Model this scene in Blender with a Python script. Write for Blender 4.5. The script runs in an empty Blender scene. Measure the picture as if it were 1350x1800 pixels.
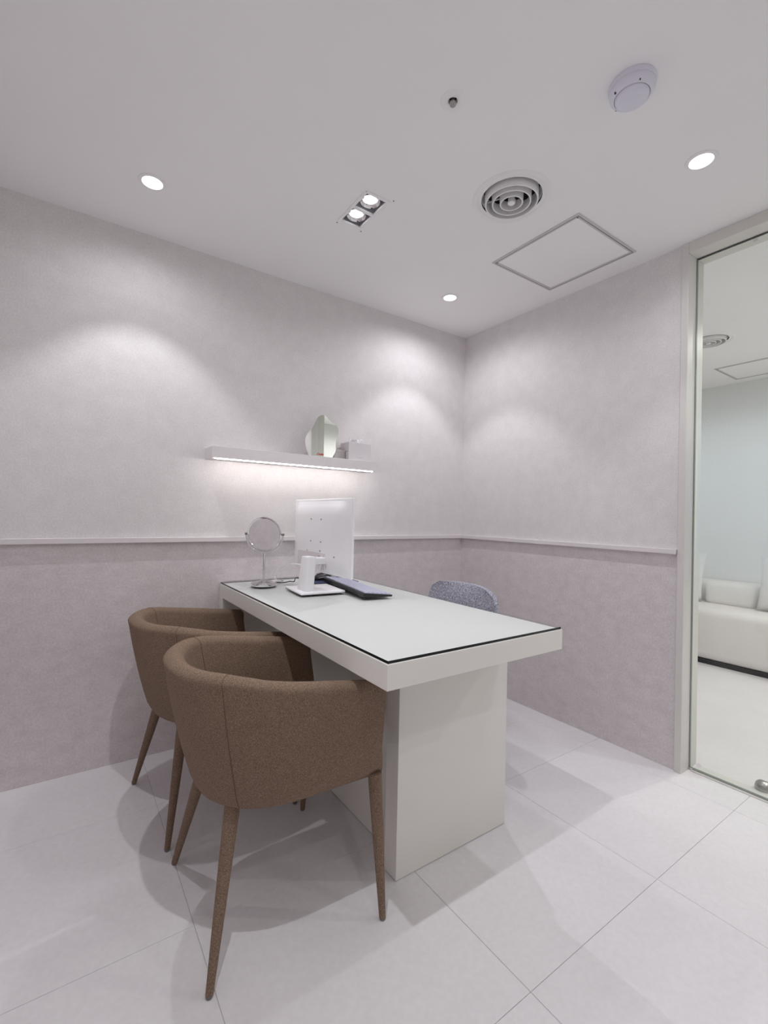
import bpy, bmesh, math, random
from mathutils import Vector, Matrix
random.seed(7)
S = bpy.context.scene
COL = S.collection
PI = math.pi

# ------------------------------------------------------------------ camera
YAW, PITCH, ROLL = 0.964778, 0.008819, 0.021913
CAM = Vector((-2.21673, -2.26932, 1.08710))
f = Vector((math.cos(YAW)*math.cos(PITCH), math.sin(YAW)*math.cos(PITCH), math.sin(PITCH)))
r = Vector((math.sin(YAW), -math.cos(YAW), 0)); u = r.cross(f)
R = r*math.cos(ROLL) + u*math.sin(ROLL); U = -r*math.sin(ROLL) + u*math.cos(ROLL)
cd = bpy.data.cameras.new('camera'); cam = bpy.data.objects.new('camera', cd); COL.objects.link(cam)
cd.sensor_fit = 'VERTICAL'; cd.sensor_height = 36.0; cd.lens = 810.62/1800*36.0
cd.shift_x = 0.42/1800; cd.shift_y = -1.78/1800; cd.clip_start = 0.02
m = Matrix((R, U, -f)).transposed().to_4x4(); m.translation = CAM
cam.matrix_world = m
S.camera = cam

# ------------------------------------------------------------------ world, exposure
w = bpy.data.worlds.new('world'); S.world = w; w.use_nodes = True
w.node_tree.nodes['Background'].inputs[0].default_value = (0.75, 0.73, 0.76, 1)
w.node_tree.nodes['Background'].inputs[1].default_value = 0.3
S.view_settings.view_transform = 'Standard'; S.view_settings.look = 'None'
S.view_settings.gamma = 1.0; S.view_settings.use_curve_mapping = False
S.view_settings.exposure = 0.14
S.cycles.use_denoising = True
S.cycles.max_bounces = 14; S.cycles.diffuse_bounces = 7; S.cycles.glossy_bounces = 5
S.cycles.transmission_bounces = 8; S.cycles.transparent_max_bounces = 12
S.cycles.sample_clamp_indirect = 6.0
LIGHT = (0.965, 0.972, 1.02)          # colour of the ceiling lamps
P_BEAM, P_SPILL = 11.0, 3.4          # watts of each round downlight: beam and wide spill
P_TWIN, P_TSPILL = 3.6, 0.8         # each bulb of the twin lamp
P_REAR, P_RSPILL = 3.0, 7.4         # unseen fill lamps added behind the camera
P_FAR, P_FSPILL = 8.0, 24.0         # unseen lamps added to brighten the room behind the door
P_LED = 44.0

# ------------------------------------------------------------------ materials
def lin(c):
    return tuple(((x/255)/12.92 if x/255 <= 0.04045 else ((x/255+0.055)/1.055)**2.4) for x in c)
def mat(name, col, rough=0.5, metal=0.0, spec=0.5, coat=0.0):
    m = bpy.data.materials.new(name); m.use_nodes = True
    b = m.node_tree.nodes['Principled BSDF']
    b.inputs['Base Color'].default_value = (*col, 1); b.inputs['Roughness'].default_value = rough
    b.inputs['Metallic'].default_value = metal; b.inputs['Specular IOR Level'].default_value = spec
    b.inputs['Coat Weight'].default_value = coat; b.inputs['Coat Roughness'].default_value = 0.05
    return m
def nt(m): return m.node_tree.nodes, m.node_tree.links, m.node_tree.nodes['Principled BSDF']
def mottle(m, c1, c2, scale, detail=6, lo=0.35, hi=0.65, fine=None, bump=0.0, bscale=400, warp=0.0, stretch=None):
    """colour varies between c1 and c2 with noise, an optional fine speckle (scale, amount) and fine relief"""
    n, l, b = nt(m)
    tc = n.new('ShaderNodeTexCoord'); src = tc.outputs['Object']
    if stretch:
        mp = n.new('ShaderNodeMapping'); mp.inputs['Scale'].default_value = stretch
        l.new(src, mp.inputs['Vector']); src = mp.outputs[0]
    t = n.new('ShaderNodeTexNoise'); t.inputs['Scale'].default_value = scale; t.inputs['Detail'].default_value = detail
    t.inputs['Roughness'].default_value = 0.62; t.inputs['Distortion'].default_value = warp
    l.new(src, t.inputs['Vector'])
    rp = n.new('ShaderNodeValToRGB'); rp.color_ramp.elements[0].position = lo; rp.color_ramp.elements[1].position = hi
    rp.color_ramp.elements[0].color = (*c1, 1); rp.color_ramp.elements[1].color = (*c2, 1)
    l.new(t.outputs['Fac'], rp.inputs[0]); out = rp.outputs[0]
    if fine:
        t2 = n.new('ShaderNodeTexNoise'); t2.inputs['Scale'].default_value = fine[0]; t2.inputs['Detail'].default_value = 2
        l.new(tc.outputs['Object'], t2.inputs['Vector'])
        r2 = n.new('ShaderNodeMapRange'); r2.inputs[1].default_value = 0.3; r2.inputs[2].default_value = 0.7
        r2.inputs[3].default_value = 1-fine[1]; r2.inputs[4].default_value = 1+fine[1]*0.6
        l.new(t2.outputs['Fac'], r2.inputs[0])
        mx = n.new('ShaderNodeVectorMath'); mx.operation = 'SCALE'
        l.new(out, mx.inputs[0]); l.new(r2.outputs[0], mx.inputs['Scale']); out = mx.outputs[0]
    l.new(out, b.inputs['Base Color'])
    if bump:
        t3 = n.new('ShaderNodeTexNoise'); t3.inputs['Scale'].default_value = bscale; t3.inputs['Detail'].default_value = 3
        l.new(tc.outputs['Object'], t3.inputs['Vector'])
        bp = n.new('ShaderNodeBump'); bp.inputs['Strength'].default_value = bump; bp.inputs['Distance'].default_value = 0.002
        l.new(t3.outputs['Fac'], bp.inputs['Height']); l.new(bp.outputs[0], b.inputs['Normal'])
    return m
def emit(name, col, strength):
    m = bpy.data.materials.new(name); m.use_nodes = True
    n = m.node_tree.nodes; l = m.node_tree.links; n.clear()
    e = n.new('ShaderNodeEmission'); e.inputs[0].default_value = (*col, 1); e.inputs[1].default_value = strength
    o = n.new('ShaderNodeOutputMaterial'); l.new(e.outputs[0], o.inputs[0]); return m

M = {}
M['wall'] = mottle(mat('wall_paper', (.7,.65,.64), .75, spec=.25), (.75,.72,.715), (.795,.767,.763), 14.0, 10,
                   fine=(150, .07), bump=.2, bscale=170)
M['wain'] = mottle(mat('stone_wainscot', (.5,.44,.45), .7, spec=.25), (.67,.615,.623), (.765,.717,.725), 16.0, 12, .3, .72,
                   fine=(130, .10), bump=.2, bscale=150, warp=.25, stretch=(1, 1, 1.4))
M['ceil'] = mottle(mat('ceiling_paint', (.82,.81,.82), .85, spec=.15), (.89,.885,.888), (.91,.905,.908), 1.2, 3)
M['floor'] = mottle(mat('floor_tile', (.75,.72,.74), .42, spec=.35), (.775,.752,.765), (.82,.80,.812), 3.5, 8, .3, .7,
                    fine=(60, .03), bump=.04, bscale=90)
M['grout'] = mat('tile_grout', (.59,.57,.58), .9)
M['trim'] = mat('trim_paint', (.77,.73,.73), .5)
M['frame'] = mat('door_frame_paint', (.70,.69,.655), .42)
M['desk'] = mottle(mat('desk_lacquer', (.76,.74,.72), .32, spec=.4), (.775,.76,.715), (.80,.785,.74), 1.5, 3)
M['white'] = mat('white_plastic', (.90,.895,.915), .35)
M['white2'] = mat('white_paint', (.88,.875,.88), .5, spec=.3)
M['cool'] = mat('cool_white_plastic', (.74,.74,.83), .4)
M['grey'] = mat('grey_aluminium', (.60,.575,.59), .5)
M['dark'] = mat('dark_gap', (.02,.02,.02), .8)
M['black'] = mat('black_plastic', (.013,.013,.015), .4)
M['chrome'] = mat('chrome', (.78,.77,.78), .08, 1)
M['steel'] = mat('brushed_steel', (.46,.445,.43), .32, 1)
M['mirror'] = mat('mirror_silver', (.97,.985,.975), .015, 1)
M['mirror2'] = mat('mirror_silver_plain', (.90,.90,.905), .02, 1)
M['navy'] = mat('mouse_pad_cloth', lin((52,56,92)), .85)
M['keys'] = mat('pale_keycaps', lin((205,206,226)), .5)
M['red'] = mat('red_print', lin((186,52,48)), .5)
M['paper'] = mat('tissue_paper', (.88,.87,.88), .9)
M['card'] = mottle(mat('white_carton', (.74,.70,.71), .6), (.70,.66,.67), (.74,.70,.71), 8, 3)
M['sofa'] = mottle(mat('white_leatherette', (.80,.77,.755), .5), (.78,.75,.735), (.81,.785,.77), 3, 3)
M['foot'] = mat('grey_glide', (.17,.165,.17), .5)
M['duct'] = mat('duct_metal', (.06,.06,.06), .7)
M['farwall'] = mottle(mat('pale_wall_paint', (.75,.755,.75), .8), (.735,.74,.735), (.765,.77,.765), 2, 3)
M['lens'] = emit('lamp_glow', (1, .985, 1), 4.0)
M['bulb'] = emit('bulb_glow', (1, .985, 1), 2.2)
M['led'] = emit('led_strip_glow', (1.0, .955, .93), P_LED)

def fabric(name, dark, mid, light, scale, rough=.95, bump=.5):
    m = mat(name, mid, rough, spec=.15); n, l, b = nt(m)
    b.inputs['Sheen Weight'].default_value = .25; b.inputs['Sheen Roughness'].default_value = .5
    b.inputs['Sheen Tint'].default_value = (*light, 1)
    tc = n.new('ShaderNodeTexCoord')
    def nz(sc, st):
        mp = n.new('ShaderNodeMapping'); mp.inputs['Scale'].default_value = st; l.new(tc.outputs['Object'], mp.inputs[0])
        t = n.new('ShaderNodeTexNoise'); t.inputs['Scale'].default_value = sc; t.inputs['Detail'].default_value = 3
        l.new(mp.outputs[0], t.inputs['Vector']); return t.outputs['Fac']
    a = nz(scale, (1, 1, 4.0)); c = nz(scale, (3.2, 3.2, .8))
    ad = n.new('ShaderNodeMath'); ad.operation = 'ADD'; l.new(a, ad.inputs[0]); l.new(c, ad.inputs[1])
    mr = n.new('ShaderNodeMapRange'); mr.inputs[1].default_value = .72; mr.inputs[2].default_value = 1.28
    l.new(ad.outputs[0], mr.inputs[0])
    rp = n.new('ShaderNodeValToRGB'); e = rp.color_ramp.elements
    e[0].color = (*dark, 1); e[1].color = (*light, 1); k = e.new(.5); k.color = (*mid, 1)
    l.new(mr.outputs[0], rp.inputs[0]); l.new(rp.outputs[0], b.inputs['Base Color'])
    bp = n.new('ShaderNodeBump'); bp.inputs['Strength'].default_value = bump; bp.inputs['Distance'].default_value = .002
    l.new(mr.outputs[0], bp.inputs['Height']); l.new(bp.outputs[0], b.inputs['Normal'])
    return m
M['brown'] = fabric('brown_weave', (.120,.079,.054), (.212,.147,.103), (.355,.265,.20), 280)
M['brown_seam'] = mat('brown_thread', (.135,.088,.060), .95, spec=.1)
M['greyfab'] = fabric('grey_boucle', (.12,.12,.17), (.43,.43,.52), (.88,.88,.95), 110, bump=1.0)

def glass_mat(name, tint, ior=1.5):
    m = bpy.data.materials.new(name); m.use_nodes = True
    n = m.node_tree.nodes; l = m.node_tree.links; n.clear()
    t = n.new('ShaderNodeBsdfTransparent'); t.inputs[0].default_value = (*tint, 1)
    g = n.new('ShaderNodeBsdfGlossy'); g.inputs['Roughness'].default_value = .02; g.inputs[0].default_value = (1, 1, 1, 1)
    fr = n.new('ShaderNodeFresnel'); fr.inputs[0].default_value = ior
    mx = n.new('ShaderNodeMixShader'); o = n.new('ShaderNodeOutputMaterial')
    ge = n.new('ShaderNodeNewGeometry'); iv = n.new('ShaderNodeMath'); iv.operation = 'SUBTRACT'; iv.inputs[0].default_value = 1
    l.new(ge.outputs['Backfacing'], iv.inputs[1])
    ff = n.new('ShaderNodeMath'); ff.operation = 'MULTIPLY'; l.new(fr.outputs[0], ff.inputs[0]); l.new(iv.outputs[0], ff.inputs[1])
    l.new(ff.outputs[0], mx.inputs[0]); l.new(t.outputs[0], mx.inputs[1]); l.new(g.outputs[0], mx.inputs[2])
    l.new(mx.outputs[0], o.inputs[0]); return m
M['glass'] = glass_mat('clear_pane', (.955,.975,.962))
M['deskglass'] = glass_mat('desk_glass', (.905,.925,.94), 1.5)
M['glassedge'] = mat('dark_glass_edge', (.006,.012,.012), .15)
def edge_mat():
    # cut edge of clear glass: dark from outside, see-through from inside the sheet
    m = mat('glass_cut_edge', (.006,.012,.012), .15); n, l, b = nt(m)
    t = n.new('ShaderNodeBsdfTransparent'); g = n.new('ShaderNodeNewGeometry'); mx = n.new('ShaderNodeMixShader')
    o = [x for x in n if x.type == 'OUTPUT_MATERIAL'][0]
    l.new(g.outputs['Backfacing'], mx.inputs[0]); l.new(b.outputs[0], mx.inputs[1]); l.new(t.outputs[0], mx.inputs[2]); l.new(mx.outputs[0], o.inputs[0])
    return m
M['sheetedge'] = edge_mat()
M['paneedge'] = mat('green_glass_edge', (.22,.25,.235), .3)

def film_mat():
    """dot-print frosted film: dots of one size pitch, fading out above and below the middle band of the door"""
    m = bpy.data.materials.new('dot_film'); m.use_nodes = True
    n = m.node_tree.nodes; l = m.node_tree.links; n.clear()
    def math_(op, a, b=None):
        k = n.new('ShaderNodeMath'); k.operation = op
        for i, x in enumerate((a, b)):
            if x is None: continue
            if isinstance(x, (int, float)): k.inputs[i].default_value = x
            else: l.new(x, k.inputs[i])
        return k.outputs[0]
    tc = n.new('ShaderNodeTexCoord'); sp = n.new('ShaderNodeSeparateXYZ'); l.new(tc.outputs['Object'], sp.inputs[0])
    y, z = sp.outputs['Y'], sp.outputs['Z']
    p = 2*PI/0.0058
    c1 = math_('COSINE', math_('MULTIPLY', math_('ADD', y, z), p)); c2 = math_('COSINE', math_('MULTIPLY', math_('SUBTRACT', y, z), p))
    dots = math_('MULTIPLY', math_('ADD', math_('ADD', c1, c2), 2.0), .25)      # 0..1
    d = math_('ABSOLUTE', math_('SUBTRACT', z, 1.17))
    mr = n.new('ShaderNodeMapRange'); mr.interpolation_type = 'SMOOTHSTEP'
    mr.inputs[1].default_value = .62; mr.inputs[2].default_value = .10; mr.inputs[3].default_value = 0.0; mr.inputs[4].default_value = 1.0
    l.new(d, mr.inputs[0]); cov = mr.outputs[0]
    th = math_('SUBTRACT', 1.08, math_('MULTIPLY', cov, 1.02))
    mk = n.new('ShaderNodeMapRange'); l.new(math_('SUBTRACT', dots, th), mk.inputs[0])
    mk.inputs[1].default_value = -.06; mk.inputs[2].default_value = .06
    fac = math_('MULTIPLY', mk.outputs[0], .86)
    t = n.new('ShaderNodeBsdfTransparent')
    df = n.new('ShaderNodeBsdfDiffuse'); df.inputs[0].default_value = (.79,.842,.885,1)
    tl = n.new('ShaderNodeBsdfTranslucent'); tl.inputs[0].default_value = (.79,.842,.885,1)
    ms = n.new('ShaderNodeMixShader'); ms.inputs[0].default_value = .4; l.new(df.outputs[0], ms.inputs[1]); l.new(tl.outputs[0], ms.inputs[2])
    mx = n.new('ShaderNodeMixShader'); l.new(fac, mx.inputs[0]); l.new(t.outputs[0], mx.inputs[1]); l.new(ms.outputs[0], mx.inputs[2])
    o = n.new('ShaderNodeOutputMaterial'); l.new(mx.outputs[0], o.inputs[0]); return m
M['film'] = film_mat()

# ------------------------------------------------------------------ mesh helpers
def obj(name, bm, m, parent=None, smooth=False, angle=None, loc=None, recalc=True):
    me = bpy.data.meshes.new(name)
    if recalc: bmesh.ops.recalc_face_normals(bm, faces=bm.faces)
    bm.to_mesh(me); bm.free()
    for x in (m if isinstance(m, (list, tuple)) else [m]): me.materials.append(x)
    if smooth:
        me.polygons.foreach_set('use_smooth', [True]*len(me.polygons))
        if angle is not None: me.set_sharp_from_angle(angle=math.radians(angle))
    o = bpy.data.objects.new(name, me); COL.objects.link(o)
    if parent is not None: o.parent = parent
    if loc is not None: o.location = loc
    return o
def empty(name, loc=(0,0,0), rz=0.0):
    o = bpy.data.objects.new(name, None); COL.objects.link(o); o.location = loc; o.rotation_euler = (0, 0, rz)
    o.empty_display_size = .1; return o
def tag(o, label, cat, group=None):
    o['label'] = label; o['category'] = cat
    if group: o['group'] = group
    return o
def struct(o, label=None):
    o['kind'] = 'structure'
    if label: o['label'] = label
    return o
def box(bm, a, b, bevel=0.0, seg=2):
    c = [(x+y)/2 for x, y in zip(a, b)]; s = [abs(y-x) for x, y in zip(a, b)]
    ret = bmesh.ops.create_cube(bm, size=1.0, matrix=Matrix.Translation(c) @ Matrix.Diagonal((*s, 1)))
    if bevel:
        ed = list({e for v in ret['verts'] for e in v.link_edges})
        bmesh.ops.bevel(bm, geom=ed, offset=bevel, segments=seg, affect='EDGES', profile=.5)
    return bm
def B(a, b, bevel=0.0, seg=2): return box(bmesh.new(), a, b, bevel, seg)
def lathe(bm, prof, n=32, c=(0,0,0), close=False):
    """prof: (radius, z) list turned round the z axis"""
    rings = []
    for (rr, z) in prof:
        if rr < 1e-6: rings.append([bm.verts.new((c[0], c[1], c[2]+z))])
        else: rings.append([bm.verts.new((c[0]+rr*math.cos(2*PI*k/n), c[1]+rr*math.sin(2*PI*k/n), c[2]+z)) for k in range(n)])
    pairs = list(zip(rings, rings[1:])) + ([(rings[-1], rings[0])] if close else [])
    for a, b in pairs:
        for k in range(n):
            k2 = (k+1) % n
            if len(a) == 1 and len(b) == 1: continue
            if len(a) == 1: bm.faces.new((a[0], b[k], b[k2]))
            elif len(b) == 1: bm.faces.new((a[k], a[k2], b[0]))
            else: bm.faces.new((a[k], a[k2], b[k2], b[k]))
    return bm
def L(prof, n=32, c=(0,0,0), close=False): return lathe(bmesh.new(), prof, n, c, close)
def tube(bm, pts, rad, n=8, closed=False):
    pts = [Vector(p) for p in pts]; rads = rad if isinstance(rad, (list, tuple)) else [rad]*len(pts)
    rings = []; prev = None; N = len(pts)
    for i, p in enumerate(pts):
        if closed: t = (pts[(i+1) % N]-pts[i-1]).normalized()
        else: t = (pts[min(i+1, N-1)]-pts[max(i-1, 0)]).normalized()
        if prev is None:
            a = Vector((0,0,1)) if abs(t.z) < .9 else Vector((1,0,0)); nx = t.cross(a).normalized()
        else: nx = (prev-t*prev.dot(t)).normalized()
        prev = nx; ny = t.cross(nx)
        rings.append([bm.verts.new(p+(nx*math.cos(2*PI*k/n)+ny*math.sin(2*PI*k/n))*rads[i]) for k in range(n)])
    for a, b in (list(zip(rings, rings[1:])) + ([(rings[-1], rings[0])] if closed else [])):
        for k in range(n): bm.faces.new((a[k], a[(k+1) % n], b[(k+1) % n], b[k]))
    if not closed: bm.faces.new(rings[0]); bm.faces.new(rings[-1])
    return bm
def T(pts, rad, n=8, closed=False): return tube(bmesh.new(), pts, rad, n, closed)
def prism(pts, a, b, axis=1):
    """polygon of 2D points extruded along one axis"""
    bm = bmesh.new()
    def mk(p, h):
        v = [p[0], p[1]]; v.insert(axis, h); return bm.verts.new(v)
    A = [mk(p, a) for p in pts]; Bv = [mk(p, b) for p in pts]
    bm.faces.new(A); bm.faces.new(Bv[::-1])
    for i in range(len(pts)):
        j = (i+1) % len(pts); bm.faces.new((A[i], Bv[i], Bv[j], A[j]))
    return bm
def spline(pts, k=6, closed=False):
    P = [Vector(p) for p in pts]; out = []; N = len(P)
    for i in range(N if closed else N-1):
        p0 = P[i-1] if (closed or i > 0) else P[i]; p1 = P[i]; p2 = P[(i+1) % N]
        p3 = P[(i+2) % N] if (closed or i+2 < N) else p2
        for q in range(k):
            t = q/k
            out.append(.5*((2*p1)+(-p0+p2)*t+(2*p0-5*p1+4*p2-p3)*t*t+(-p0+3*p1-3*p2+p3)*t**3))
    if not closed: out.append(P[-1])
    return out
def pillow(w, d, h, n=14, pinch=.75):
    """soft cushion, w along y, d along x (thickness), h along z, standing on z=0"""
    bm = bmesh.new(); g = {}
    for s in (-1, 1):
        for i in range(n+1):
            for j in range(n+1):
                a = -1+2*i/n; b = -1+2*j/n
                e = ((1-abs(a)**4)*(1-abs(b)**4))**.5
                if e < 1e-4 and s == 1: g[s, i, j] = g[-1, i, j]; continue
                ca = a*(1-.06*(1-abs(b)**2)*abs(a)); cb = b*(1-.06*(1-abs(a)**2)*abs(b))
                g[s, i, j] = bm.verts.new((s*d/2*e, ca*w/2, h/2+cb*h/2))
    for s in (-1, 1):
        for i in range(n):
            for j in range(n):
                q = [g[s, i, j], g[s, i+1, j], g[s, i+1, j+1], g[s, i, j+1]]
                try: bm.faces.new(q if s == 1 else q[::-1])
                except ValueError: pass
    return bm

# ------------------------------------------------------------------ the room
ZC = 2.30
XL, XR, YB, YF, XFAR = -2.60, 0.0, 0.0, -3.25, 2.55
DY0, DY1 = -1.344, -2.52          # door opening along the right wall (outer frame)
WT = 0.13                         # wall thickness

# floor: grout bed and tiles of 60 cm
fl = struct(obj('floor', B((XL-.1, YF-.1, -.08), (0.075, YB+.1, -.0025)), M['grout']))
G = .0007
def tile_edges(o, lo, hi):
    k0 = math.floor((lo-o)/.6); e = [o+.6*k for k in range(k0, k0+20)]
    return [(max(a, lo), min(a+.6, hi)) for a in e if a+.6 > lo+.005 and a < hi-.005]
cache = {}
for (x0, x1) in tile_edges(-1.311, XL, 0.07):
    for (y0, y1) in tile_edges(-1.597, YF, YB):
        key = (round(x1-x0, 3), round(y1-y0, 3))
        if key not in cache:
            o = obj('tile', B((-key[0]/2+G, -key[1]/2+G, -.008), (key[0]/2-G, key[1]/2-G, 0), .0006, 1), M['floor'], fl)
            cache[key] = o.data
        else:
            o = bpy.data.objects.new('tile', cache[key]); COL.objects.link(o); o.parent = fl
        o.location = ((x0+x1)/2, (y0+y1)/2, 0)
struct(obj('floor', B((0.075, YF-.1, -.08), (XFAR+.1, YB+.1, 0)), M['floor']), 'pale floor of the waiting room behind the glass door')

# walls: papered upper part, stone-look wainscot below the rail
ZR0, ZR1 = .943, .966
def wall(name, a, b, ax, side, lab):
    """box wall split at the rail"""
    lo = (a[0], a[1], ZR0+.01); hi = (b[0], b[1], ZC+.2)
    o = struct(obj(name, B(lo, hi), M['wall']), lab)
    obj('wainscot', B((a[0], a[1], -.05), (b[0], b[1], ZR0+.01)), M['wain'], o)
    return o
wall('wall_back', (XL-.1, YB, 0), (XR+WT, YB+.1, 0), 0, 0, 'pinkish grey papered wall behind the desk with darker stone-look wainscot')
wall('wall_right', (XR, DY0, 0), (XR+WT, YB, 0), 0, 0, 'short papered wall between the corner and the glass door')
wall('wall_right', (XR, YF, 0), (XR+WT, DY1, 0), 0, 0, 'papered wall beyond the glass door')
wall('wall_left', (XL-.1, YF, 0), (XL, YB, 0), 0, 0, 'papered wall beside the visitor chairs')
wall('wall_front', (XL-.1, YF-.1, 0), (XR+WT, YF, 0), 0, 0, 'papered wall facing the desk end')
struct(obj('wall_far', B((XFAR, YF-.1, 0), (XFAR+.1, YB+.1, ZC+.2)), M['farwall']), 'pale wall behind the white sofa')
struct(obj('wall_far', B((XR+WT, YB, 0), (XFAR, YB+.1, ZC+.2)), M['farwall']))
struct(obj('wall_far', B((XR+WT, YF-.1, 0), (XFAR, YF, ZC+.2)), M['farwall']))
# rails
def rail(name, a, b): struct(obj(name, B(a, b, .0025, 2), M['trim']), 'slim painted dado rail')
rail('trim_1', (XL, -.022, ZR0), (XR, 0, ZR1))
rail('trim_2', (-.022, DY0+.002, ZR0), (0, -.0225, ZR1))
rail('trim_3', (XL, YF, ZR0), (XL+.022, -.0225, ZR1))
rail('trim_4', (XL+.0225, YF, ZR0), (XR, YF+.022, ZR1))

# ceiling with openings for the fittings
VENT = (-.848, -1.10); FVENT = (1.30, -.965); SPR = (-1.312, -1.272)
DOWN = [(-1.976, -.372), (-.487, -.372), (-.486, -1.598), (-1.976, -1.598)]
REAR_FILL = [(-1.976, -2.824), (-.486, -2.824)]  # unseen row added to fill the camera-facing sides with light
FAR_FILL = [(.72, -2.62), (1.25, -1.55), (2.1, -2.2)]  # unseen lamps added to light the sofa room and its end wall
TW = (-1.312, -1.212, -.805, -.597)     # twin lamp x0 x1 y0 y1
holes = [(*VENT, .112, .16), (*FVENT, .112, .16), (*SPR, .0135, .03)] + [(*p, .035, .06) for p in DOWN+REAR_FILL+FAR_FILL]
def make_ceiling():
    bm = bmesh.new()
    cells = [(x-h, x+h, y-h, y+h) for x, y, rr, h in holes] + [TW]
    xs = sorted({XL-.1, XFAR+.1} | {c[0] for c in cells} | {c[1] for c in cells})
    ys = sorted({YF-.1, YB+.1} | {c[2] for c in cells} | {c[3] for c in cells})
    for x0, x1 in zip(xs, xs[1:]):
        for y0, y1 in zip(ys, ys[1:]):
            cx, cy = (x0+x1)/2, (y0+y1)/2
            if any(c[0] < cx < c[1] and c[2] < cy < c[3] for c in cells): continue
            bm.faces.new([bm.verts.new(p) for p in ((x0,y0,ZC),(x0,y1,ZC),(x1,y1,ZC),(x1,y0,ZC))])
    for x, y, rr, h in holes:
        n = 48; A = []; Bq = []
        for k in range(n):
            a = 2*PI*k/n; c, s = math.cos(a), math.sin(a); q = h/max(abs(c), abs(s))
            A.append(bm.verts.new((x+rr*c, y+rr*s, ZC))); Bq.append(bm.verts.new((x+q*c, y+q*s, ZC)))
        for k in range(n):
            j = (k+1) % n; bm.faces.new((A[k], Bq[k], Bq[j], A[j]))
    return bm
cl = struct(obj('ceiling', make_ceiling(), M['ceil']), 'flat white painted ceiling')
obj('ceiling_slab', B((XL-.1, YF-.1, ZC+.2), (XFAR+.1, YB+.1, ZC+.25)), M['duct'], cl)

# glass door in the right wall
JX = 0.066                                # plane of the pane
door = struct(empty('door_1', (0, (DY0+DY1)/2, 0)), 'frameless glass door with dotted frosted band in a cream frame')
dy = (DY0+DY1)/2
def dpart(name, a, b, m, bev=0.0): return obj(name, B((a[0], a[1]-dy, a[2]), (b[0], b[1]-dy, b[2]), bev), m, door)
FW = .040
dpart('door_frame', (-.012, DY0-FW+.012, 0), (WT+.012, DY0, ZC), M['frame'], .002)
dpart('door_frame', (-.012, DY1, 0), (WT+.012, DY1+FW-.012, ZC), M['frame'], .002)
dpart('door_frame', (-.012, DY1+FW-.012, ZC-.046), (WT+.012, DY0-FW+.012, ZC), M['frame'], .002)
dpart('threshold', (JX-.012, DY1+FW, 0), (WT, DY0-FW, .004), M['frame'])
pane = dpart('glass_pane', (JX, DY1+FW-.01, .010), (JX+.010, DY0-FW+.008, ZC-.05), M['glass'])
dpart('pane_edge', (JX-.0004, DY0-FW+.0085, .010), (JX+.0104, DY0-FW+.0118, ZC-.05), M['paneedge'])
dpart('pane_edge', (JX-.0002, DY1+FW-.01, .0085), (JX+.0102, DY0-FW+.0105, .0098), M['paneedge'])
dpart('pane_edge', (JX-.0002, DY1+FW-.01, ZC-.0498), (JX+.0102, DY0-FW+.0105, ZC-.0475), M['glassedge'])
bm = bmesh.new()
bm.faces.new([bm.verts.new((JX+.0108, yy-dy, zz)) for yy, zz in ((DY1+FW, .45), (DY0-FW, .45), (DY0-FW, 1.85), (DY1+FW, 1.85))])
obj('frosted_film', bm, M['film'], door)
for (yy, zz) in ((-1.412, .034), (-1.585, 2.235)):
    bm = L([(0, 0), (.005, 0), (.008, .003), (.008, .006), (0, .006)], 16)
    bmesh.ops.rotate(bm, verts=bm.verts, matrix=Matrix.Rotation(-PI/2, 3, 'Y'))
    bmesh.ops.translate(bm, verts=bm.verts, vec=(JX+.0005, yy-dy, zz)); obj('pane_bolt', bm, M['chrome'], door)

# ------------------------------------------------------------------ ceiling fittings
def spot(name, parent, loc, power, angle, blend, size=.011, color=LIGHT):
    ld = bpy.data.lights.new(name, 'SPOT'); ld.energy = power; ld.color = color; ld.spot_size = math.radians(angle)
    ld.spot_blend = blend; ld.shadow_soft_size = size
    o = bpy.data.objects.new(name, ld); COL.objects.link(o); o.parent = parent; o.location = loc
    return o
def downlight(x, y, label, group='round recessed downlights', power=P_BEAM, spill=P_SPILL, color=LIGHT):
    t = tag(empty('downlight', (x, y, ZC)), label, 'downlight', group)
    obj('trim_ring', L([(.0335, .03), (.034, .0), (.036, -.0035), (.046, -.003), (.048, 0), (.048, .0005), (.036, .0005)], 40), M['white2'], t, True, 40)
    obj('lens', L([(0, .004), (.028, .004), (.0345, .008), (.0345, .012), (0, .012)], 40), M['lens'], t, True, 40)
    spot('beam', t, (0, 0, -.004), power, 88, .35, color=color)
    spot('spill', t, (0, 0, -.004), spill, 165, .6, color=color)
    return t
downlight(*DOWN[0], 'round recessed downlight nearest the upper edge of the long wall, over the visitor side', power=P_BEAM*1.2)
downlight(*DOWN[1], 'small round recessed downlight in the far corner of the ceiling', spill=P_SPILL*2.2)
downlight(*DOWN[2], 'round recessed downlight beside the glass door header', power=P_BEAM*.7, spill=P_SPILL*1.7)
downlight(*DOWN[3], 'round recessed downlight over the floor in front of the nearer tub chair', power=P_BEAM*2.2, spill=P_SPILL*1.5)
for p, l in zip(REAR_FILL, ('unseen fill downlight added at the near end of the room, on the visitor side', 'unseen fill downlight added at the near end of the room, on the door side')): downlight(*p, l, power=P_REAR, spill=P_RSPILL)
for p, l in zip(FAR_FILL, ('unseen fill downlight added just behind the glass door, deepest in that room', 'unseen fill downlight added just behind the glass door, nearest its air diffuser', 'unseen fill downlight added above the far end of the white sofa')):
    downlight(*p, l, 'added fill downlights behind the glass door', P_FAR, P_FSPILL, (1.0, .975, .94))

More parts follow.
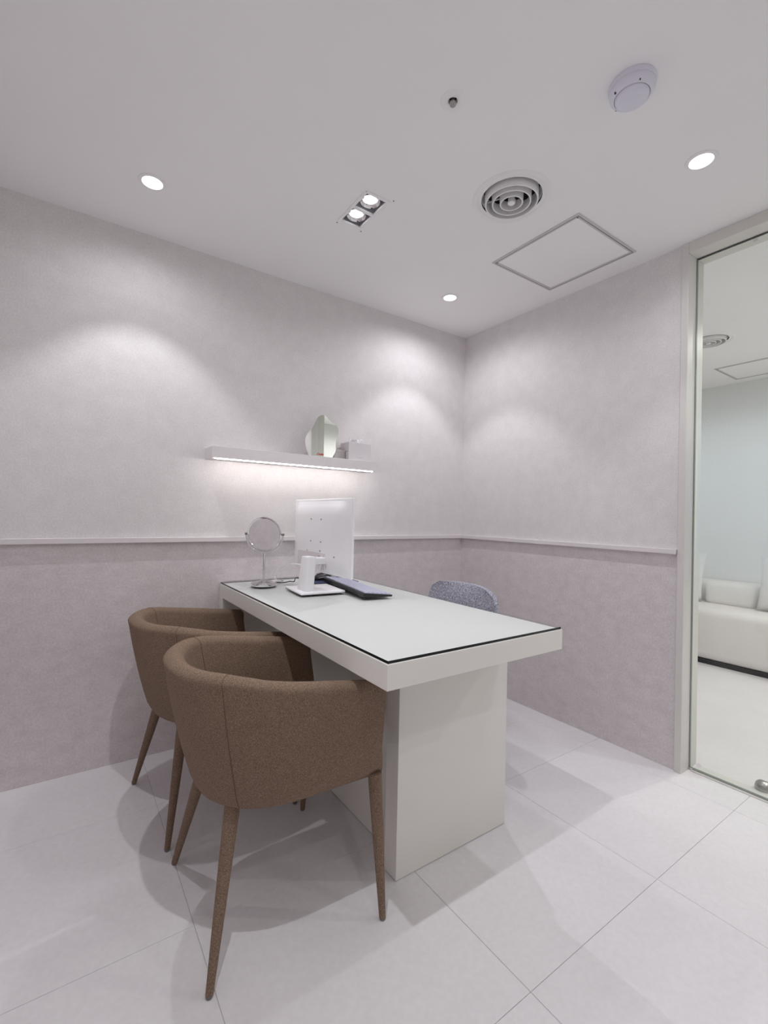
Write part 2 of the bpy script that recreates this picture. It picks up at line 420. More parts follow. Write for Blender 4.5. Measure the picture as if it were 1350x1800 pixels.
# twin square lamp
tw = tag(empty('twin_downlight', ((TW[0]+TW[1])/2, (TW[2]+TW[3])/2, ZC)), 'rectangular recessed ceiling lamp with two round spot bulbs above the desk', 'ceiling lamp')
hx, hy = (TW[1]-TW[0])/2, (TW[3]-TW[2])/2
bm = bmesh.new(); g = .006
for a, b in (((-hx-g, -hy-g), (-hx+g, hy+g)), ((hx-g, -hy-g), (hx+g, hy+g)), ((-hx+g, -hy-g), (hx-g, -hy+g)), ((-hx+g, hy-g), (hx-g, hy+g)), ((-hx+g, -.006), (hx-g, .006))):
    box(bm, (*a, -.003), (*b, .004))
obj('frame', bm, M['white2'], tw)
bm = bmesh.new()
for a, b in (((-hx-.002, -hy-.002), (-hx, hy+.002)), ((hx, -hy-.002), (hx+.002, hy+.002)), ((-hx, -hy-.002), (hx, -hy)), ((-hx, hy), (hx, hy+.002))):
    box(bm, (*a, .004), (*b, .07))
box(bm, (-hx, -.003, .004), (hx, .003, .07)); box(bm, (-hx, -hy, .07), (hx, hy, .073))
obj('housing', bm, mat('lamp_housing', (.60,.60,.64), .4, .2), tw)
for s in (-1, 1):
    k = s*hy*.5+.0
    lp = obj('lamp', L([(.036, .06), (.041, .03), (.0415, .012), (.039, .008), (.031, .014), (.026, .022)], 36, (0, k, 0)), M['chrome'], tw, True, 40)
    obj('bulb_lens', L([(0, .009), (.014, .010), (.0235, .014), (.0255, .019), (0, .019)], 36, (0, k, 0)), M['bulb'], lp, True, 40)
    obj('adjuster_screw', L([(0, .010), (.004, .010), (.004, .03), (0, .03)], 10, (-hx+.008, k-.03, 0)), M['black'], lp)
    spot('beam', tw, (0, k, -.004), P_TWIN, 80, .4)
    spot('spill', tw, (0, k, -.004), P_TSPILL, 160, .6)
for a, b in ((-hx-.001, -hy-.001), (hx+.012, -hy-.018), (hx+.012, hy+.012), (-hx-.0, hy+.02)):
    obj('fixing_screw', L([(0, -.0015), (.0022, -.0015), (.0025, .001), (0, .001)], 10, (a, b, -.0015)), M['foot'], tw)

# round air diffuser
def vent(x, y, label):
    t = tag(empty('air_diffuser', (x, y, ZC)), label, 'air vent', 'round air diffusers')
    obj('flange', L([(.108, .05), (.109, .022), (.116, .006), (.127, -.003), (.132, -.005), (.142, -.004), (.147, -.0005), (.147, .0005), (.114, .0005)], 56), M['white2'], t, True, 50)
    obj('duct_collar', L([(.1135, .0), (.1135, .15), (0, .15)], 40), M['duct'], t, True, 40)
    for q, (rr, z0) in enumerate(((.098, -.018), (.072, -.019), (.043, -.020))):
        obj('ring', L([(rr, z0), (rr-.0025, z0-.0018), (rr-.005, z0), (rr-.001, z0+.036), (rr+.0015, z0+.036)], 48, close=True), M['white2'], t, True, 50)
    obj('hub', L([(0, -.022), (.011, -.022), (.014, -.019), (.010, .02), (0, .02)], 24), M['white2'], t, True, 50)
    for a in (0.35, 0.35+PI/2, .35+PI, .35+PI*1.5):
        c, s = math.cos(a), math.sin(a)
        obj('arm', T([(.008*c, .008*s, .014), (.112*c, .112*s, .020)], .003, 6), M['white2'], t)
    return t
vent(*VENT, 'round white air diffuser with concentric rings beside the square access panel')
vent(*FVENT, 'round air diffuser seen through the glass door')

# access panels
def hatch(x0, x1, y0, y1, label):
    cx, cy = (x0+x1)/2, (y0+y1)/2; hx, hy = (x1-x0)/2, (y1-y0)/2
    t = tag(empty('access_panel', (cx, cy, ZC)), label, 'access panel', 'ceiling access panels')
    q = .021
    for a, b in (((-hx, -hy), (-hx+q, hy)), ((hx-q, -hy), (hx, hy)), ((-hx+q, -hy), (hx-q, -hy+q)), ((-hx+q, hy-q), (hx-q, hy))):
        fo = obj('frame_strip', B((*a, -.004), (*b, .001), .001, 1), M['grey'], t)
        mx = [(a[i]+b[i])/2 for i in (0, 1)]
        if b[0]-a[0] < b[1]-a[1]: obj('gap_line', B((mx[0]-.0012, a[1]+q*.5, -.0047), (mx[0]+.0012, b[1]-q*.5, -.0035)), M['foot'], fo)
        else: obj('gap_line', B((a[0]-q*.5, mx[1]-.0012, -.0047), (b[0]+q*.5, mx[1]+.0012, -.0035)), M['foot'], fo)
    obj('panel_board', B((-hx+q, -hy+q, -.0015), (hx-q, hy-q, .001)), M['ceil'], t)
    for sx, sy in ((-1, 1), (-1, -1)):
        obj('screw', L([(0, -.0055), (.003, -.0055), (.0035, -.003), (0, -.003)], 10, (sx*(hx-.018), sy*(hy-.018), 0)), M['black'], t)
    return t
hatch(-.571, -.126, -1.205, -.752, 'square ceiling access panel with grey aluminium frame in front of the papered wall')
hatch(1.98, 2.43, -1.205, -.752, 'square ceiling access panel seen through the glass door')

# smoke detector
t = tag(empty('smoke_detector', (-.945, -1.602, ZC)), 'domed round smoke detector on the ceiling near the glass door', 'smoke detector')
obj('base_plate', L([(0, 0), (.060, 0), (.061, -.003), (.060, -.012), (.0575, -.0135), (0, -.0135)], 48), M['cool'], t, True, 40)
obj('body', L([(.0575, -.0135), (.0585, -.016), (.056, -.028), (.050, -.034), (.0450, -.036), (.0450, -.0335), (0, -.0335)], 48), M['cool'], t, True, 40)
obj('dome', L([(.0435, -.033), (.0435, -.037), (.041, -.042), (.034, -.046), (.022, -.049), (0, -.050)], 48), M['cool'], t, True, 40)
obj('dome_gap_shade', L([(.0436, -.0352), (.0446, -.0352), (.0446, -.0345), (.0436, -.0345)], 48, close=True), M['foot'], t)  # dark ring that paints the shade in the groove round the dome
for a, rr in ((2.7, .0028), (4.0, .0018), (1.4, .0014)):
    obj('indicator_hole', L([(0, -.0345), (rr, -.0345), (rr, -.029), (0, -.029)], 10, (.051*math.cos(a), .051*math.sin(a), 0)), M['black'], t)

# sprinkler
t = tag(empty('sprinkler_head', (*SPR, ZC)), 'small metal sprinkler head in a round white cover plate on the ceiling', 'sprinkler')
obj('cover_plate', L([(.0135, .012), (.0135, -.0015), (.016, -.003), (.035, -.002), (.038, 0), (.016, .0005)], 40), M['white2'], t, True, 40)
obj('recess', L([(.0136, 0), (.0136, .05), (0, .05)], 24), M['dark'], t)
obj('head', L([(0, -.014), (.008, -.014), (.0095, -.012), (.0095, -.006), (.006, -.004), (.006, .05), (0, .05)], 24), M['steel'], t, True, 40)

# ------------------------------------------------------------------ desk
DX0, DX1, DYN = -1.594, -.921, -1.400
ZT, TH = .7405, .062
desk = tag(empty('desk', ((DX0+DX1)/2, DYN/2, 0)), 'white desk with thick top standing end-on to the wall', 'desk')
ex, ey = (DX0+DX1)/2, DYN/2
def kpart(name, a, b, bev=.0015, m='desk'): return obj(name, B((a[0]-ex, a[1]-ey, a[2]), (b[0]-ex, b[1]-ey, b[2]), bev, 2), M[m], desk)
kpart('tabletop', (DX0, DYN, ZT-TH), (DX1, -.0005, ZT))
kpart('leg_panel', (DX0, -.055, 0), (DX1, -.0005, ZT-TH))
kpart('leg_panel', (-1.384, -1.172, .002), (-.905, -1.110, ZT-TH))
kpart('modesty_panel', (-1.331, -1.110, .002), (-1.313, -.055, ZT-TH))
# glass sheet on the desk
gs = tag(empty('glass_sheet', (ex, ey, ZT)), 'clear glass sheet with dark edge lying on the white desk', 'glass sheet')
bm = bmesh.new(); q = .0035; GT = .0075
co = [(DX0+q-ex, DYN+q-ey), (DX1-q-ex, DYN+q-ey), (DX1-q-ex, -.004-ey), (DX0+q-ex, -.004-ey)]
bm.faces.new([bm.verts.new((x, y, GT)) for x, y in co])
obj('glass_surface', bm, M['deskglass'], gs)
bm = bmesh.new()
a = [bm.verts.new((x, y, .0003)) for x, y in co]; b = [bm.verts.new((x, y, GT)) for x, y in co]
for i in range(4):
    j = (i+1) % 4; bm.faces.new((a[i], a[j], b[j], b[i]))
obj('glass_edge', bm, M['sheetedge'], gs, recalc=False)
ZD = ZT+GT+.0004          # surface things stand on

# ------------------------------------------------------------------ tub chairs
def smooth(a, b, x):
    t = max(0, min(1, (x-a)/(b-a))); return t*t*(3-2*t)
def chair(name, label, loc, rz):
    t = tag(empty(name, loc, rz), label, 'chair', 'brown tub chairs')
    # plan curve: u in 0..1 from one arm front, round the back, to the other arm front
    NB = 26; NA = 9
    def plan(front, mid, back, W, n):
        P = []
        for i in range(NA): P.append((front+(mid-front)*i/NA, -W))
        for i in range(NB+1):
            a = -PI/2+PI*i/NB; c, s = math.cos(a), math.sin(a)
            P.append((mid-(mid-back)*abs(c)**(2/n), math.copysign(W*abs(s)**(2/n), s)))
        for i in range(1, NA+1): P.append((mid+(front-mid)*i/NA, W))
        return P
    top = plan(.206, .0, -.300, .275, 2.25); bot = plan(.221, .03, -.222, .226, 2.5)
    N = len(top)
    def rimz(i):
        x, y = top[i]; k = smooth(-.235, -.12, x)
        return .703 - .012*k - .056*max(0, (x+.15)/.38)
    def inward(P, i):
        a = Vector(P[max(0, i-1)]); b = Vector(P[min(N-1, i+1)]); d = (b-a).normalized(); return Vector((-d.y, d.x))*-1
    nrm = [inward(top, i) for i in range(N)]
    # make sure it points to the chair's middle
    for i in range(N):
        c = Vector((.05, 0))-Vector(top[i])
        if nrm[i].dot(c) < 0: nrm[i] = -nrm[i]
    ZB = .352
    def outer(i, h, off=0.0):
        p = Vector(bot[i]).lerp(Vector(top[i]), h) + nrm[i]*off
        return p
    def col(i):
        zr = rimz(i); pts = []
        ro = .024; th = .056
        # underside, rounded lower edge, outside up, rolled rim, inside down
        for (off, h, z) in ((.075, 0, ZB-.004), (.045, 0, ZB-.002), (.020, .0, ZB+.004), (.006, .03, ZB+.016), (0, .075, ZB+.034)):
            p = outer(i, h, off); pts.append((p.x, p.y, z))
        for k in range(1, 8):
            h = .075+(.93-.075)*k/7; z = ZB+.034+(zr-ro-ZB-.034)*k/7
            bulge = -.006*math.sin(PI*h); p = outer(i, h, bulge); pts.append((p.x, p.y, z))
        for k in range(1, 9):
            a = PI*k/9; p = outer(i, 1, th/2-th/2*math.cos(a)); pts.append((p.x, p.y, zr-ro+ro*math.sin(a)))
        for k in range(0, 5):
            h = 1-.62*k/4; z = zr-ro-(zr-ro-.43)*k/4; p = outer(i, h, th+.004*math.sin(PI*k/4)); pts.append((p.x, p.y, z))
        return pts
    bm = bmesh.new()
    cols = [col(i) for i in range(N)]
    def capcols(c, dirx):
        cen = Vector((sum(p[0] for p in c)/len(c), sum(p[1] for p in c)/len(c), sum(p[2] for p in c)/len(c)))
        out = []
        for d, s in ((.004, .004), (.008, .011), (.010, .020)):
            q = []
            for p in c:
                v = Vector(p); e = cen-v; e.x = 0
                e = Vector((0, max(-s, min(s, e.y)), max(-s, min(s, e.z))))
                q.append(tuple(v+e+Vector((d, 0, 0))))
            out.append(q)
        return out
    allc = list(reversed(capcols(cols[0], 1))) + cols + capcols(cols[-1], 1)
    vs = [[bm.verts.new(p) for p in c] for c in allc]; K = len(vs[0])
    for a, b in zip(vs, vs[1:]):
        for k in range(K-1): bm.faces.new((a[k], b[k], b[k+1], a[k+1]))
    bm.faces.new(vs[0]); bm.faces.new(vs[-1][::-1])
    shell = obj('shell', bm, M['brown'], t, True, 60)
    # seams: where the back panel meets the side panels
    def seam(i0, w):
        pts = []
        for k, p in enumerate(cols[i0]):
            if k < 3 or k > len(cols[i0])-2: continue
            o = Vector((0, 0, 0)) - Vector((nrm[i0].x, nrm[i0].y, 0))*(.0002 if k < 12 else -.0002)
            pts.append(Vector(p)+o)
        obj('seam', T(pts, w, 6), M['brown_seam'], shell)
    iL = min(range(N), key=lambda i: abs(top[i][0]+.215)+(0 if top[i][1] < 0 else 9)); iR = N-1-iL
    for i in (iL, iR): seam(i, .0009)
    # seat: base board and cushion
    bm = bmesh.new()
    lo = [bm.verts.new((bot[i][0]+nrm[i].x*.05, bot[i][1]+nrm[i].y*.05, ZB-.002)) for i in range(N)]
    hi = [bm.verts.new((bot[i][0]+nrm[i].x*.05, bot[i][1]+nrm[i].y*.05, .405)) for i in range(N)]
    bm.faces.new(lo); bm.faces.new(hi[::-1])
    for i in range(N): bm.faces.new((lo[i], lo[(i+1) % N], hi[(i+1) % N], hi[i]))
    obj('seat_base', bm, M['brown'], t)
    bm = bmesh.new(); rows = []
    for off, z in ((.075, .400), (.064, .412), (.062, .440), (.072, .458), (.10, .466)):
        rows.append([bm.verts.new((min(outer(i, .3, off).x, .200) - (0 if i not in (0, N-1) else 0), outer(i, .3, off).y, z)) for i in range(N)])
    for a, b in zip(rows, rows[1:]):
        for i in range(N): bm.faces.new((a[i], a[(i+1) % N], b[(i+1) % N], b[i]))
    bm.faces.new(rows[0]); bm.faces.new(rows[-1][::-1])
    obj('seat_cushion', bm, M['brown'], t, True, 50)
    # legs
    for (fx, fy, tx, ty) in ((-.222, -.231, -.152, -.135), (-.222, .231, -.152, .135), (.216, -.268, .212, -.220), (.216, .268, .212, .220)):
        A = Vector((tx, ty, ZB+.02)); Bp = Vector((fx, fy, .006)); pts = [A.lerp(Bp, k/8) for k in range(9)]
        rad = [.0195-.0108*(k/8)**1.15 for k in range(9)]
        lg = obj('leg', T(pts, rad, 16), M['brown'], t, True, 50)
        d = (Bp-A).normalized()
        obj('foot_glide', T([Bp-d*.002, Bp+d*.003, Vector((Bp.x, Bp.y, 0))+d*.0], [.0086, .0080, .006], 14), M['foot'], lg, True, 50)
    return t
chair('tub_chair', 'brown fabric tub chair in front, nearest the desk corner', (-1.697, -.980, 0), math.radians(-1.5))
chair('tub_chair', 'brown fabric tub chair next to the wall, partly behind the other one', (-1.722, -.420, 0), math.radians(5.4))

# ------------------------------------------------------------------ grey desk chair on the far side
t = tag(empty('desk_chair', (-.785, -.625, 0), math.radians(-2)), 'light grey boucle chair behind the desk, only its backrest top showing', 'chair')
bm = bmesh.new(); nu, nv = 24, 12; g = {}
for s in (0, 1):
    for i in range(nu+1):
        for j in range(nv+1):
            a = -1+2*i/nu; b = j/nv                 # across, up
            # rounded-rectangle outline
            hw = .245-.012*b; zz0, zz1 = .40, .757-.006*a*a
            cr = .075
            z = zz0+(zz1-zz0)*b
            dz = max(0, z-(zz1-cr), (zz0+cr)-z); inset = cr-math.sqrt(max(0, cr*cr-dz*dz))
            y = a*(hw-inset*.85)
            edge = min(1, (1-abs(a))*6)*min(1, (1-b)*5, b*5+.05); thk = .012+.018*math.sqrt(max(0, edge))
            x = (.205 - .045*a*a) + .05*(b-.5) + (thk if s else -thk)
            g[s, i, j] = bm.verts.new((x, y, z))
for s in (0, 1):
    for i in range(nu):
        for j in range(nv): bm.faces.new((g[s,i,j], g[s,i+1,j], g[s,i+1,j+1], g[s,i,j+1]))
for i in range(nu):
    bm.faces.new((g[0,i,0], g[0,i+1,0], g[1,i+1,0], g[1,i,0])); bm.faces.new((g[0,i,nv], g[0,i+1,nv], g[1,i+1,nv], g[1,i,nv]))
for j in range(nv):
    bm.faces.new((g[0,0,j], g[0,0,j+1], g[1,0,j+1], g[1,0,j])); bm.faces.new((g[0,nu,j], g[0,nu,j+1], g[1,nu,j+1], g[1,nu,j]))
obj('backrest', bm, M['greyfab'], t, True, 60)
obj('seat', B((-.24, -.24, .40), (.20, .24, .475), .03, 4), M['greyfab'], t, True, 50)
for sx in (-1, 1):
    for sy in (-1, 1):
        obj('leg', T([(sx*.17-.02, sy*.17, .41), (sx*.22-.02, sy*.22, 0)], [.014, .010], 12), M['black'], t, True, 50)

# ------------------------------------------------------------------ wall shelf and what stands on it
SX0, SX1, SZ0, SZ1, SD = -1.675, -.785, 1.330, 1.384, .120
sh = tag(empty('wall_shelf', ((SX0+SX1)/2, 0, SZ0)), 'floating white shelf on the wall with a lit strip along its lower edge', 'shelf')
sx = (SX0+SX1)/2
obj('shelf_board', B((SX0-sx, -SD, 0), (SX1-sx, -.0005, SZ1-SZ0), .0012, 2), M['trim'], sh)
obj('led_strip', B((SX0-sx+.012, -SD+.0015, -.0040), (SX1-sx-.022, -SD+.0055, -.0002)), M['led'], sh)

OUT = [(-1.1805,1.3905),(-1.1941,1.4201),(-1.2029,1.4515),(-1.2041,1.4748),(-1.1976,1.4961),(-1.1853,1.5153),(-1.1696,1.5335),(-1.1555,1.5561),(-1.1462,1.5767),(-1.1352,1.5961),(-1.1222,1.6084),(-1.1057,1.6137),(-1.0888,1.6116),(-1.075,1.6),(-1.061,1.5867),(-1.0437,1.5784),(-1.0279,1.5713),(-1.0154,1.5576),(-1.0108,1.5428),(-1.0127,1.5211),(-1.0208,1.4987),(-1.0255,1.4767),(-1.0255,1.4522),(-1.026,1.4307),(-1.0359,1.4099),(-1.0457,1.3929)]
wm = tag(empty('wavy_mirror', (-1.11, -.085, SZ1)), 'frameless wavy-edged mirror with red lettering standing on the shelf', 'mirror')
wm.rotation_euler = (math.radians(-.4), 0, 0)
pts = spline([(x+1.11, z-1.3905, 0) for x, z in OUT], 4) ; pts = [(p.x, max(0, p.y)+.0004) for p in pts]
obj('mirror_plate', prism(pts, 0, .004, 1), [M['mirror']], wm)
bm = B((-.035, .004, .002), (.035, .008, .12)); obj('back_strut', bm, M['white2'], wm)
cu = bpy.data.curves.new('print', 'FONT'); cu.body = 'Otella'; cu.size = .0185; cu.shear = .25; cu.extrude = .0003; cu.offset = .0004; cu.resolution_u = 3
to = bpy.data.objects.new('print_tmp', cu); COL.objects.link(to)
bpy.context.view_layer.update()
me = bpy.data.meshes.new_from_object(to.evaluated_get(bpy.context.evaluated_depsgraph_get())); bpy.data.objects.remove(to)
me.name = 'lettering'; me.materials.clear(); me.materials.append(M['red'])
wx = [v.co.x for v in me.vertices]; k = .038/(max(wx)-min(wx))
me.transform(Matrix.Diagonal((k, k, 1, 1)))
lo = bpy.data.objects.new('lettering', me); COL.objects.link(lo); lo.parent = wm
lo.rotation_euler = (PI/2, 0, 0); lo.location = (-.0275, -.0006, .0105)

# cartons
bx = tag(empty('tissue_box', (-.882, -.055, SZ1)), 'white tissue box with a tissue sticking out, at the end of the shelf', 'tissue box')
obj('carton', B((-.073, -.046, .0005), (.073, .046, .098), .001, 1), M['card'], bx)
obj('lid_line', B((-.0738, -.044, .047), (-.0728, .044, .0482)), M['foot'], bx)
obj('pull_slot', B((-.0742, .006, .052), (-.0728, .026, .055)), M['foot'], bx)
obj('printed_mark', B((-.012, -.0466, .014), (.018, -.0458, .0165)), M['grey'], bx)
bm = bmesh.new(); rng = random.Random(3); rows = []
for j in range(5):
    row = []
    for i in range(13):
        a = -1+2*i/12; wv = .008*math.sin(i*2.1+j*.9)+.004*rng.uniform(-1, 1)
        row.append(bm.verts.new((a*(.018+.007*j), wv+.004*j*math.sin(i), .096+.0068*j+(.004*rng.uniform(-1, 1) if j == 4 else 0)*1.6)))
    rows.append(row)
for a, b in zip(rows, rows[1:]):
    for i in range(12): bm.faces.new((a[i], a[i+1], b[i+1], b[i]))
o = obj('tissue', bm, M['paper'], bx, True); md = o.modifiers.new('thick', 'SOLIDIFY'); md.thickness = .0008
sb = tag(empty('small_carton', (-.985, -.040, SZ1)), 'low grey carton between the wavy mirror and the tissue box', 'box')
obj('carton', B((-.040, -.030, .0005), (.026, .030, .052), .001, 1), mat('grey_carton', (.50,.46,.455), .6), sb)
obj('lid', B((-.041, -.031, .040), (.027, .031, .053), .001, 1), mat('grey_carton_lid', (.52,.48,.475), .6), sb)

# ------------------------------------------------------------------ things on the desk
# round mirror
rm = tag(empty('makeup_mirror', (-1.449, -.195, ZD), math.atan2(-.76, -.65)+PI/2), 'round chrome make-up mirror on a slim stand at the wall end of the desk', 'mirror')
obj('base', L([(0, 0), (.057, 0), (.0585, .002), (.0585, .011), (.056, .0145), (.040, .019), (.018, .0235), (.008, .028), (0, .028)], 48), M['chrome'], rm, True, 35)
obj('base_pad', L([(0, -.0004), (.0575, -.0004), (.0575, .0025), (0, .0025)], 40), M['black'], rm)
HC = .238; RR = .081
obj('pole', L([(.0062, .02), (.0062, .026), (.0047, .03), (.0047, HC-RR-.014), (.006, HC-RR-.012), (.006, HC-RR-.006), (0, HC-RR-.006)], 20), M['chrome'], rm, True, 40)
obj('yoke', T([(math.cos(a)*(RR+.008), 0, HC+math.sin(a)*(RR+.008)) for a in [PI+PI*k/40 for k in range(41)]], .0036, 10), M['chrome'], rm, True, 60)
tilt = math.radians(-5)
def mplate(prof, m, name, parent, n=56):
    bm = L(prof, n); bmesh.ops.rotate(bm, verts=bm.verts, matrix=Matrix.Rotation(PI/2-tilt, 3, 'X')); bmesh.ops.translate(bm, verts=bm.verts, vec=(0, 0, HC))
    return obj(name, bm, m, parent, True, 35)
ringm = mplate([(RR-.0085, -.006), (RR-.008, .006), (RR-.004, .0085), (RR-.0005, .006), (RR, 0), (RR-.0005, -.006), (RR-.004, -.0085)], M['chrome'], 'mirror_rim', rm)
mplate([(0, .0045), (RR-.0082, .0045), (RR-.0082, -.0045), (0, -.0045)], M['mirror2'], 'mirror_glass', rm)
for s in (-1, 1):
    bm = L([(0, 0), (.0055, 0), (.0055, .010), (0, .010)], 12); bmesh.ops.rotate(bm, verts=bm.verts, matrix=Matrix.Rotation(PI/2, 3, 'Y'))
    bmesh.ops.translate(bm, verts=bm.verts, vec=(s*(RR+.007)-.005, 0, HC)); obj('pivot_knob', bm, M['foot'], rm)

# monitor
mo = tag(empty('monitor', (-1.31, -.43, ZD)), 'white computer monitor seen from the back on a square stand', 'monitor')
def mp(name, a, b, bev=.0, m='white', seg=3, parent=None): return obj(name, B((a[0]+1.31, a[1]+.43, a[2]-ZD), (b[0]+1.31, b[1]+.43, b[2]-ZD), bev, seg), M[m], parent or mo, bev > .004, 50)
bp = obj('stand_base', B((-.100, -.104, .0005), (.100, .104, .0105), .004, 3), M['white'], mo, True, 50); bp.rotation_euler = (0, 0, math.radians(-5)); bp.location = (.008, 0, 0)
obj('rubber_pad', B((-.100, -.103, 0), (.100, .103, .001)), M['black'], bp)
bm = B((-.020, -.041, .0), (.020, .041, .146), .004, 3)
for v in bm.verts:
    k = v.co.z/.146; v.co.y *= 1-.22*k; v.co.x += .014*k
cl_ = obj('stand_column', bm, M['white'], mo, True, 50); cl_.location = (-.052, -.030, .0085)
mp('hinge_arm', (-1.345, -.485, ZD+.120), (-1.262, -.435, ZD+.150), .006)
PX = -1.262
scr = mp('housing', (PX, -.668, .822), (PX+.014, -.112, 1.154), .005)
# back cover bulging towards the middle
bm = bmesh.new(); nu, nv = 20, 14; g = {}
for i in range(nu+1):
    for j in range(nv+1):
        a = -1+2*i/nu; b = -1+2*j/nv
        e = min(1, (1-abs(a))*4.5)*min(1, (1-abs(b))*3.2); e = e*e*(3-2*e)
        g[i, j] = bm.verts.new((PX+.001-.020*e+1.31, -.39+a*.270+.43, .988+b*.158-ZD))
for i in range(nu):
    for j in range(nv): bm.faces.new((g[i,j], g[i+1,j], g[i+1,j+1], g[i,j+1]))
obj('back_cover', bm, M['white'], scr, True, 60)
mp('screen', (PX+.0135, -.658, .840), (PX+.0148, -.122, 1.146), 0, 'black', parent=scr)
pp = mp('port_panel', (PX-.0215, -.478, .842), (PX-.0165, -.200, .914), .001, 'card', parent=scr)
mp('port', (PX-.0225, -.440, .862), (PX-.0212, -.420, .900), 0, 'foot', parent=scr)
mp('latch', (PX-.0225, -.470, .880), (PX-.0212, -.462, .908), 0, 'grey', parent=scr)
for (yy, zz) in ((-.335, 1.062), (-.435, 1.062), (-.335, .962), (-.435, .962), (-.430, .922), (-.560, .905), (-.300, .915)):
    bm = L([(0, 0), (.0035, 0), (.0035, .003), (0, .003)], 10); bmesh.ops.rotate(bm, verts=bm.verts, matrix=Matrix.Rotation(PI/2, 3, 'Y'))
    o = obj('screw_hole', bm, M['foot'], scr); o.location = (PX-.0205+1.31, yy+.43, zz-ZD)

# cables
def cable(name, pts, rad, m, label=None, parent=None):
    p = spline(pts, 8); c = Vector(p[0]) if parent is None else parent.location
    o = obj(name, T([q-c for q in p], rad, 8), M[m], parent, True)
    if parent is None: o.location = c; tag(o, label, 'cable')
    return o
zc = ZD+.003
cable('power_cable', [(-1.288, -.455, .885), (-1.300, -.470, .850), (-1.298, -.43, .835), (-1.305, -.37, .846), (-1.325, -.28, .850), (-1.345, -.20, .838), (-1.352, -.13, .80), (-1.348, -.085, zc+.004), (-1.33, -.05, zc)], .0028, 'white', parent=mo)['label'] = 'thin white cable drooping from the back of the monitor to the desk'
cable('mouse_cable', [(-1.375, -.155, zc), (-1.335, -.168, zc), (-1.300, -.150, zc), (-1.292, -.185, zc+.004), (-1.26, -.135, zc+.014), (-1.22, -.130, zc+.003), (-1.17, -.150, zc)], .0024, 'black', 'black mouse cable curling on the glass behind the monitor stand')
pl = tag(empty('cable_plug', (-1.362, -.130, ZD)), 'small white plug lying on the desk beside the make-up mirror', 'plug')
obj('plug_body', B((-.022, -.012, .0005), (.022, .012, .012), .004, 3), M['white'], pl, True, 50)
obj('prong', B((.022, -.006, .003), (.036, -.003, .007)), M['chrome'], pl); obj('prong', B((.022, .003, .003), (.036, .006, .007)), M['chrome'], pl)
obj('strain_relief', T([(-.006, 0, .010), (-.004, .002, .022), (.0, .004, .030)], [.005, .0035, .002], 10), M['white'], pl, True)

# mouse pad and mouse
o = obj('mouse_pad', B((-.115, -.10, 0), (.115, .10, .003), .001, 1), M['navy']); o.location = (-1.092, -.180, ZD); o.rotation_euler = (0, 0, math.radians(-8))
tag(o, 'dark blue mouse pad on the glass behind the monitor stand', 'mouse pad')
mz = ZD+.0032
ms = tag(empty('mouse', (-1.125, -.158, mz), math.radians(-170)), 'black computer mouse on the dark blue pad', 'mouse')
bm = bmesh.new(); bmesh.ops.create_uvsphere(bm, u_segments=24, v_segments=14, radius=1)
for v in bm.verts:
    x, y, z = v.co; v.co = (x*.057*(1), y*.032*(1-.12*x), (max(z, 0)**.8*.036*(1-.25*x) if z > 0 else 0)+.0005)
bmesh.ops.remove_doubles(bm, verts=bm.verts, dist=1e-5)
obj('mouse_shell', bm, M['black'], ms, True)
obj('scroll_wheel', B((.022, -.003, .024), (.036, .003, .0335), .001), M['foot'], ms)
obj('side_trim', T([(-.045, .0225, .016), (0, .0315, .018), (.04, .024, .013)], .0012, 6), M['grey'], ms)

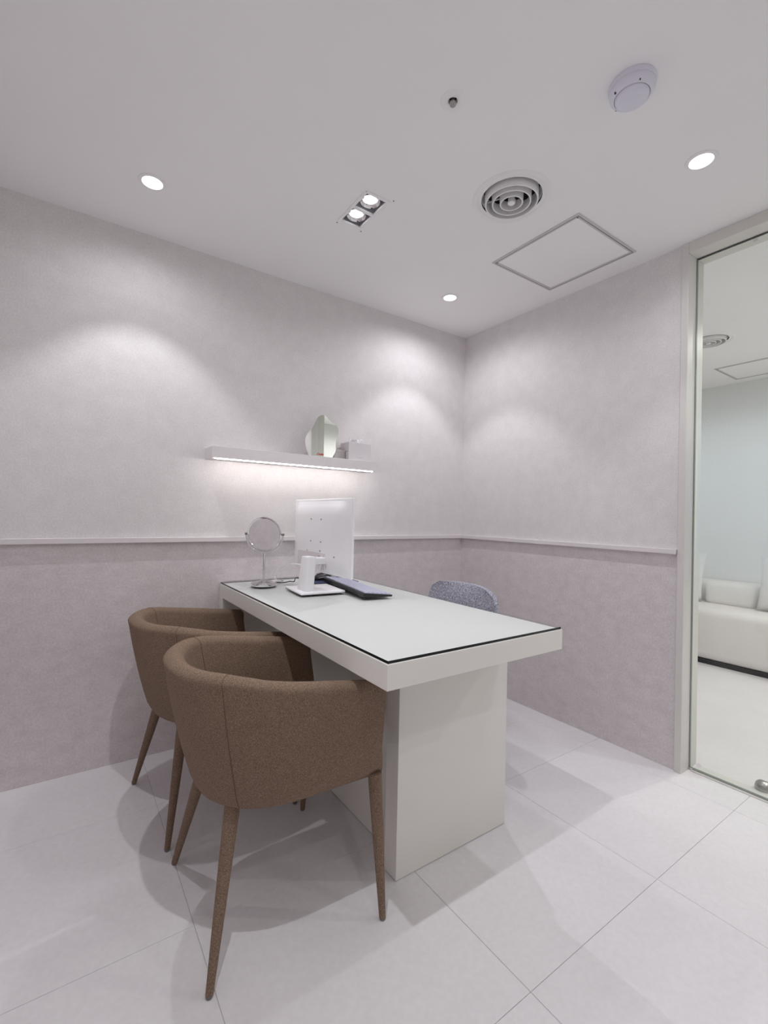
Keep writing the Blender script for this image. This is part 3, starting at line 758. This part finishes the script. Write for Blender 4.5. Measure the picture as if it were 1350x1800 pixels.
# keyboard: wedge, raised along its back edge
kb = tag(empty('keyboard', (-1.121, -.468, ZD), 0), 'black keyboard with pale keys lying along the desk beside the monitor stand', 'keyboard')
kb.rotation_euler = (0, 0, math.radians(-8.5))
prof = [(-.064, .006), (.064, .0025), (.066, .009), (-.060, .0225), (-.064, .019)]      # x, z section
obj('case', prism(prof, -.248, .248, 1), M['black'], kb)
for s in (-1, 1): obj('tilt_foot', B((-.060, s*.2-.012, 0), (-.052, s*.2+.012, .010)), M['black'], kb)
bm = bmesh.new(); slope = (.009-.0225)/.126
def key(x0, x1, y0, y1):
    for_z = lambda x: .0225+slope*(x+.060)+.0003
    v = [bm.verts.new((x, y, for_z(x)+h)) for h, q in ((0, 0), (.005, .0015)) for x, y in ((x0+q, y0+q), (x1-q, y0+q), (x1-q, y1-q), (x0+q, y1-q))]
    for fc in ((0,1,2,3), (4,5,6,7), (0,1,5,4), (1,2,6,5), (2,3,7,6), (3,0,4,7)): bm.faces.new([v[i] for i in fc])
for rw in range(6):
    x0 = -.056+rw*.0195; y = -.240
    while y < .238:
        wdt = .0196
        if rw == 5 and -.10 < y < .04: wdt = .11
        if rw in (2, 3, 4) and (y < -.235): wdt = .03
        key(x0, x0+.0180, y, min(y+wdt-.0014, .243)); y += wdt
ko = obj('keycaps', bm, M['keys'], kb); ko['kind'] = 'stuff'

# ------------------------------------------------------------------ behind the glass door
t = tag(empty('door_stopper', (.150, -1.612, 0)), 'half-dome steel door stopper on the floor behind the glass door', 'door stopper')
bm = L([(.028, 0), (.029, .003), (.0285, .016), (.025, .028), (.016, .036), (0, .038)], 32)
for v in bm.verts:
    if v.co.x > .012: v.co.x = .012
obj('dome', bm, M['steel'], t, True, 45)
obj('rubber_buffer', B((.0118, -.020, .004), (.016, .020, .020), .002, 2), M['foot'], t)

sf = tag(empty('sofa', (2.17, -1.0, 0)), 'low white sofa against the wall behind the glass door', 'sofa')
def sp(name, a, b, bev, m='sofa'): return obj(name, B((a[0]-2.17, a[1]+1.0, a[2]), (b[0]-2.17, b[1]+1.0, b[2]), bev, 5), M[m], sf, True, 50)
sp('seat', (1.83, -1.95, .035), (2.44, -.05, .425), .06)
sp('backrest', (2.30, -1.95, .035), (2.53, -.05, .590), .05)
sp('back_cushion', (2.16, -.985, .415), (2.34, -.640, .605), .045)
sp('plinth', (1.86, -1.93, 0.0), (2.50, -.07, .036), .004, 'black')
for yy, lab in ((-.425, 'white square cushion on the sofa beside the door frame'), (-1.212, 'white square cushion further along the sofa')):
    c = obj('sofa_cushion', pillow(.42, .16, .41), M['sofa'], None, True); c.location = (2.13, yy, .428); c.rotation_euler = (0, math.radians(14), 0)
    tag(c, lab, 'cushion', 'sofa cushions')
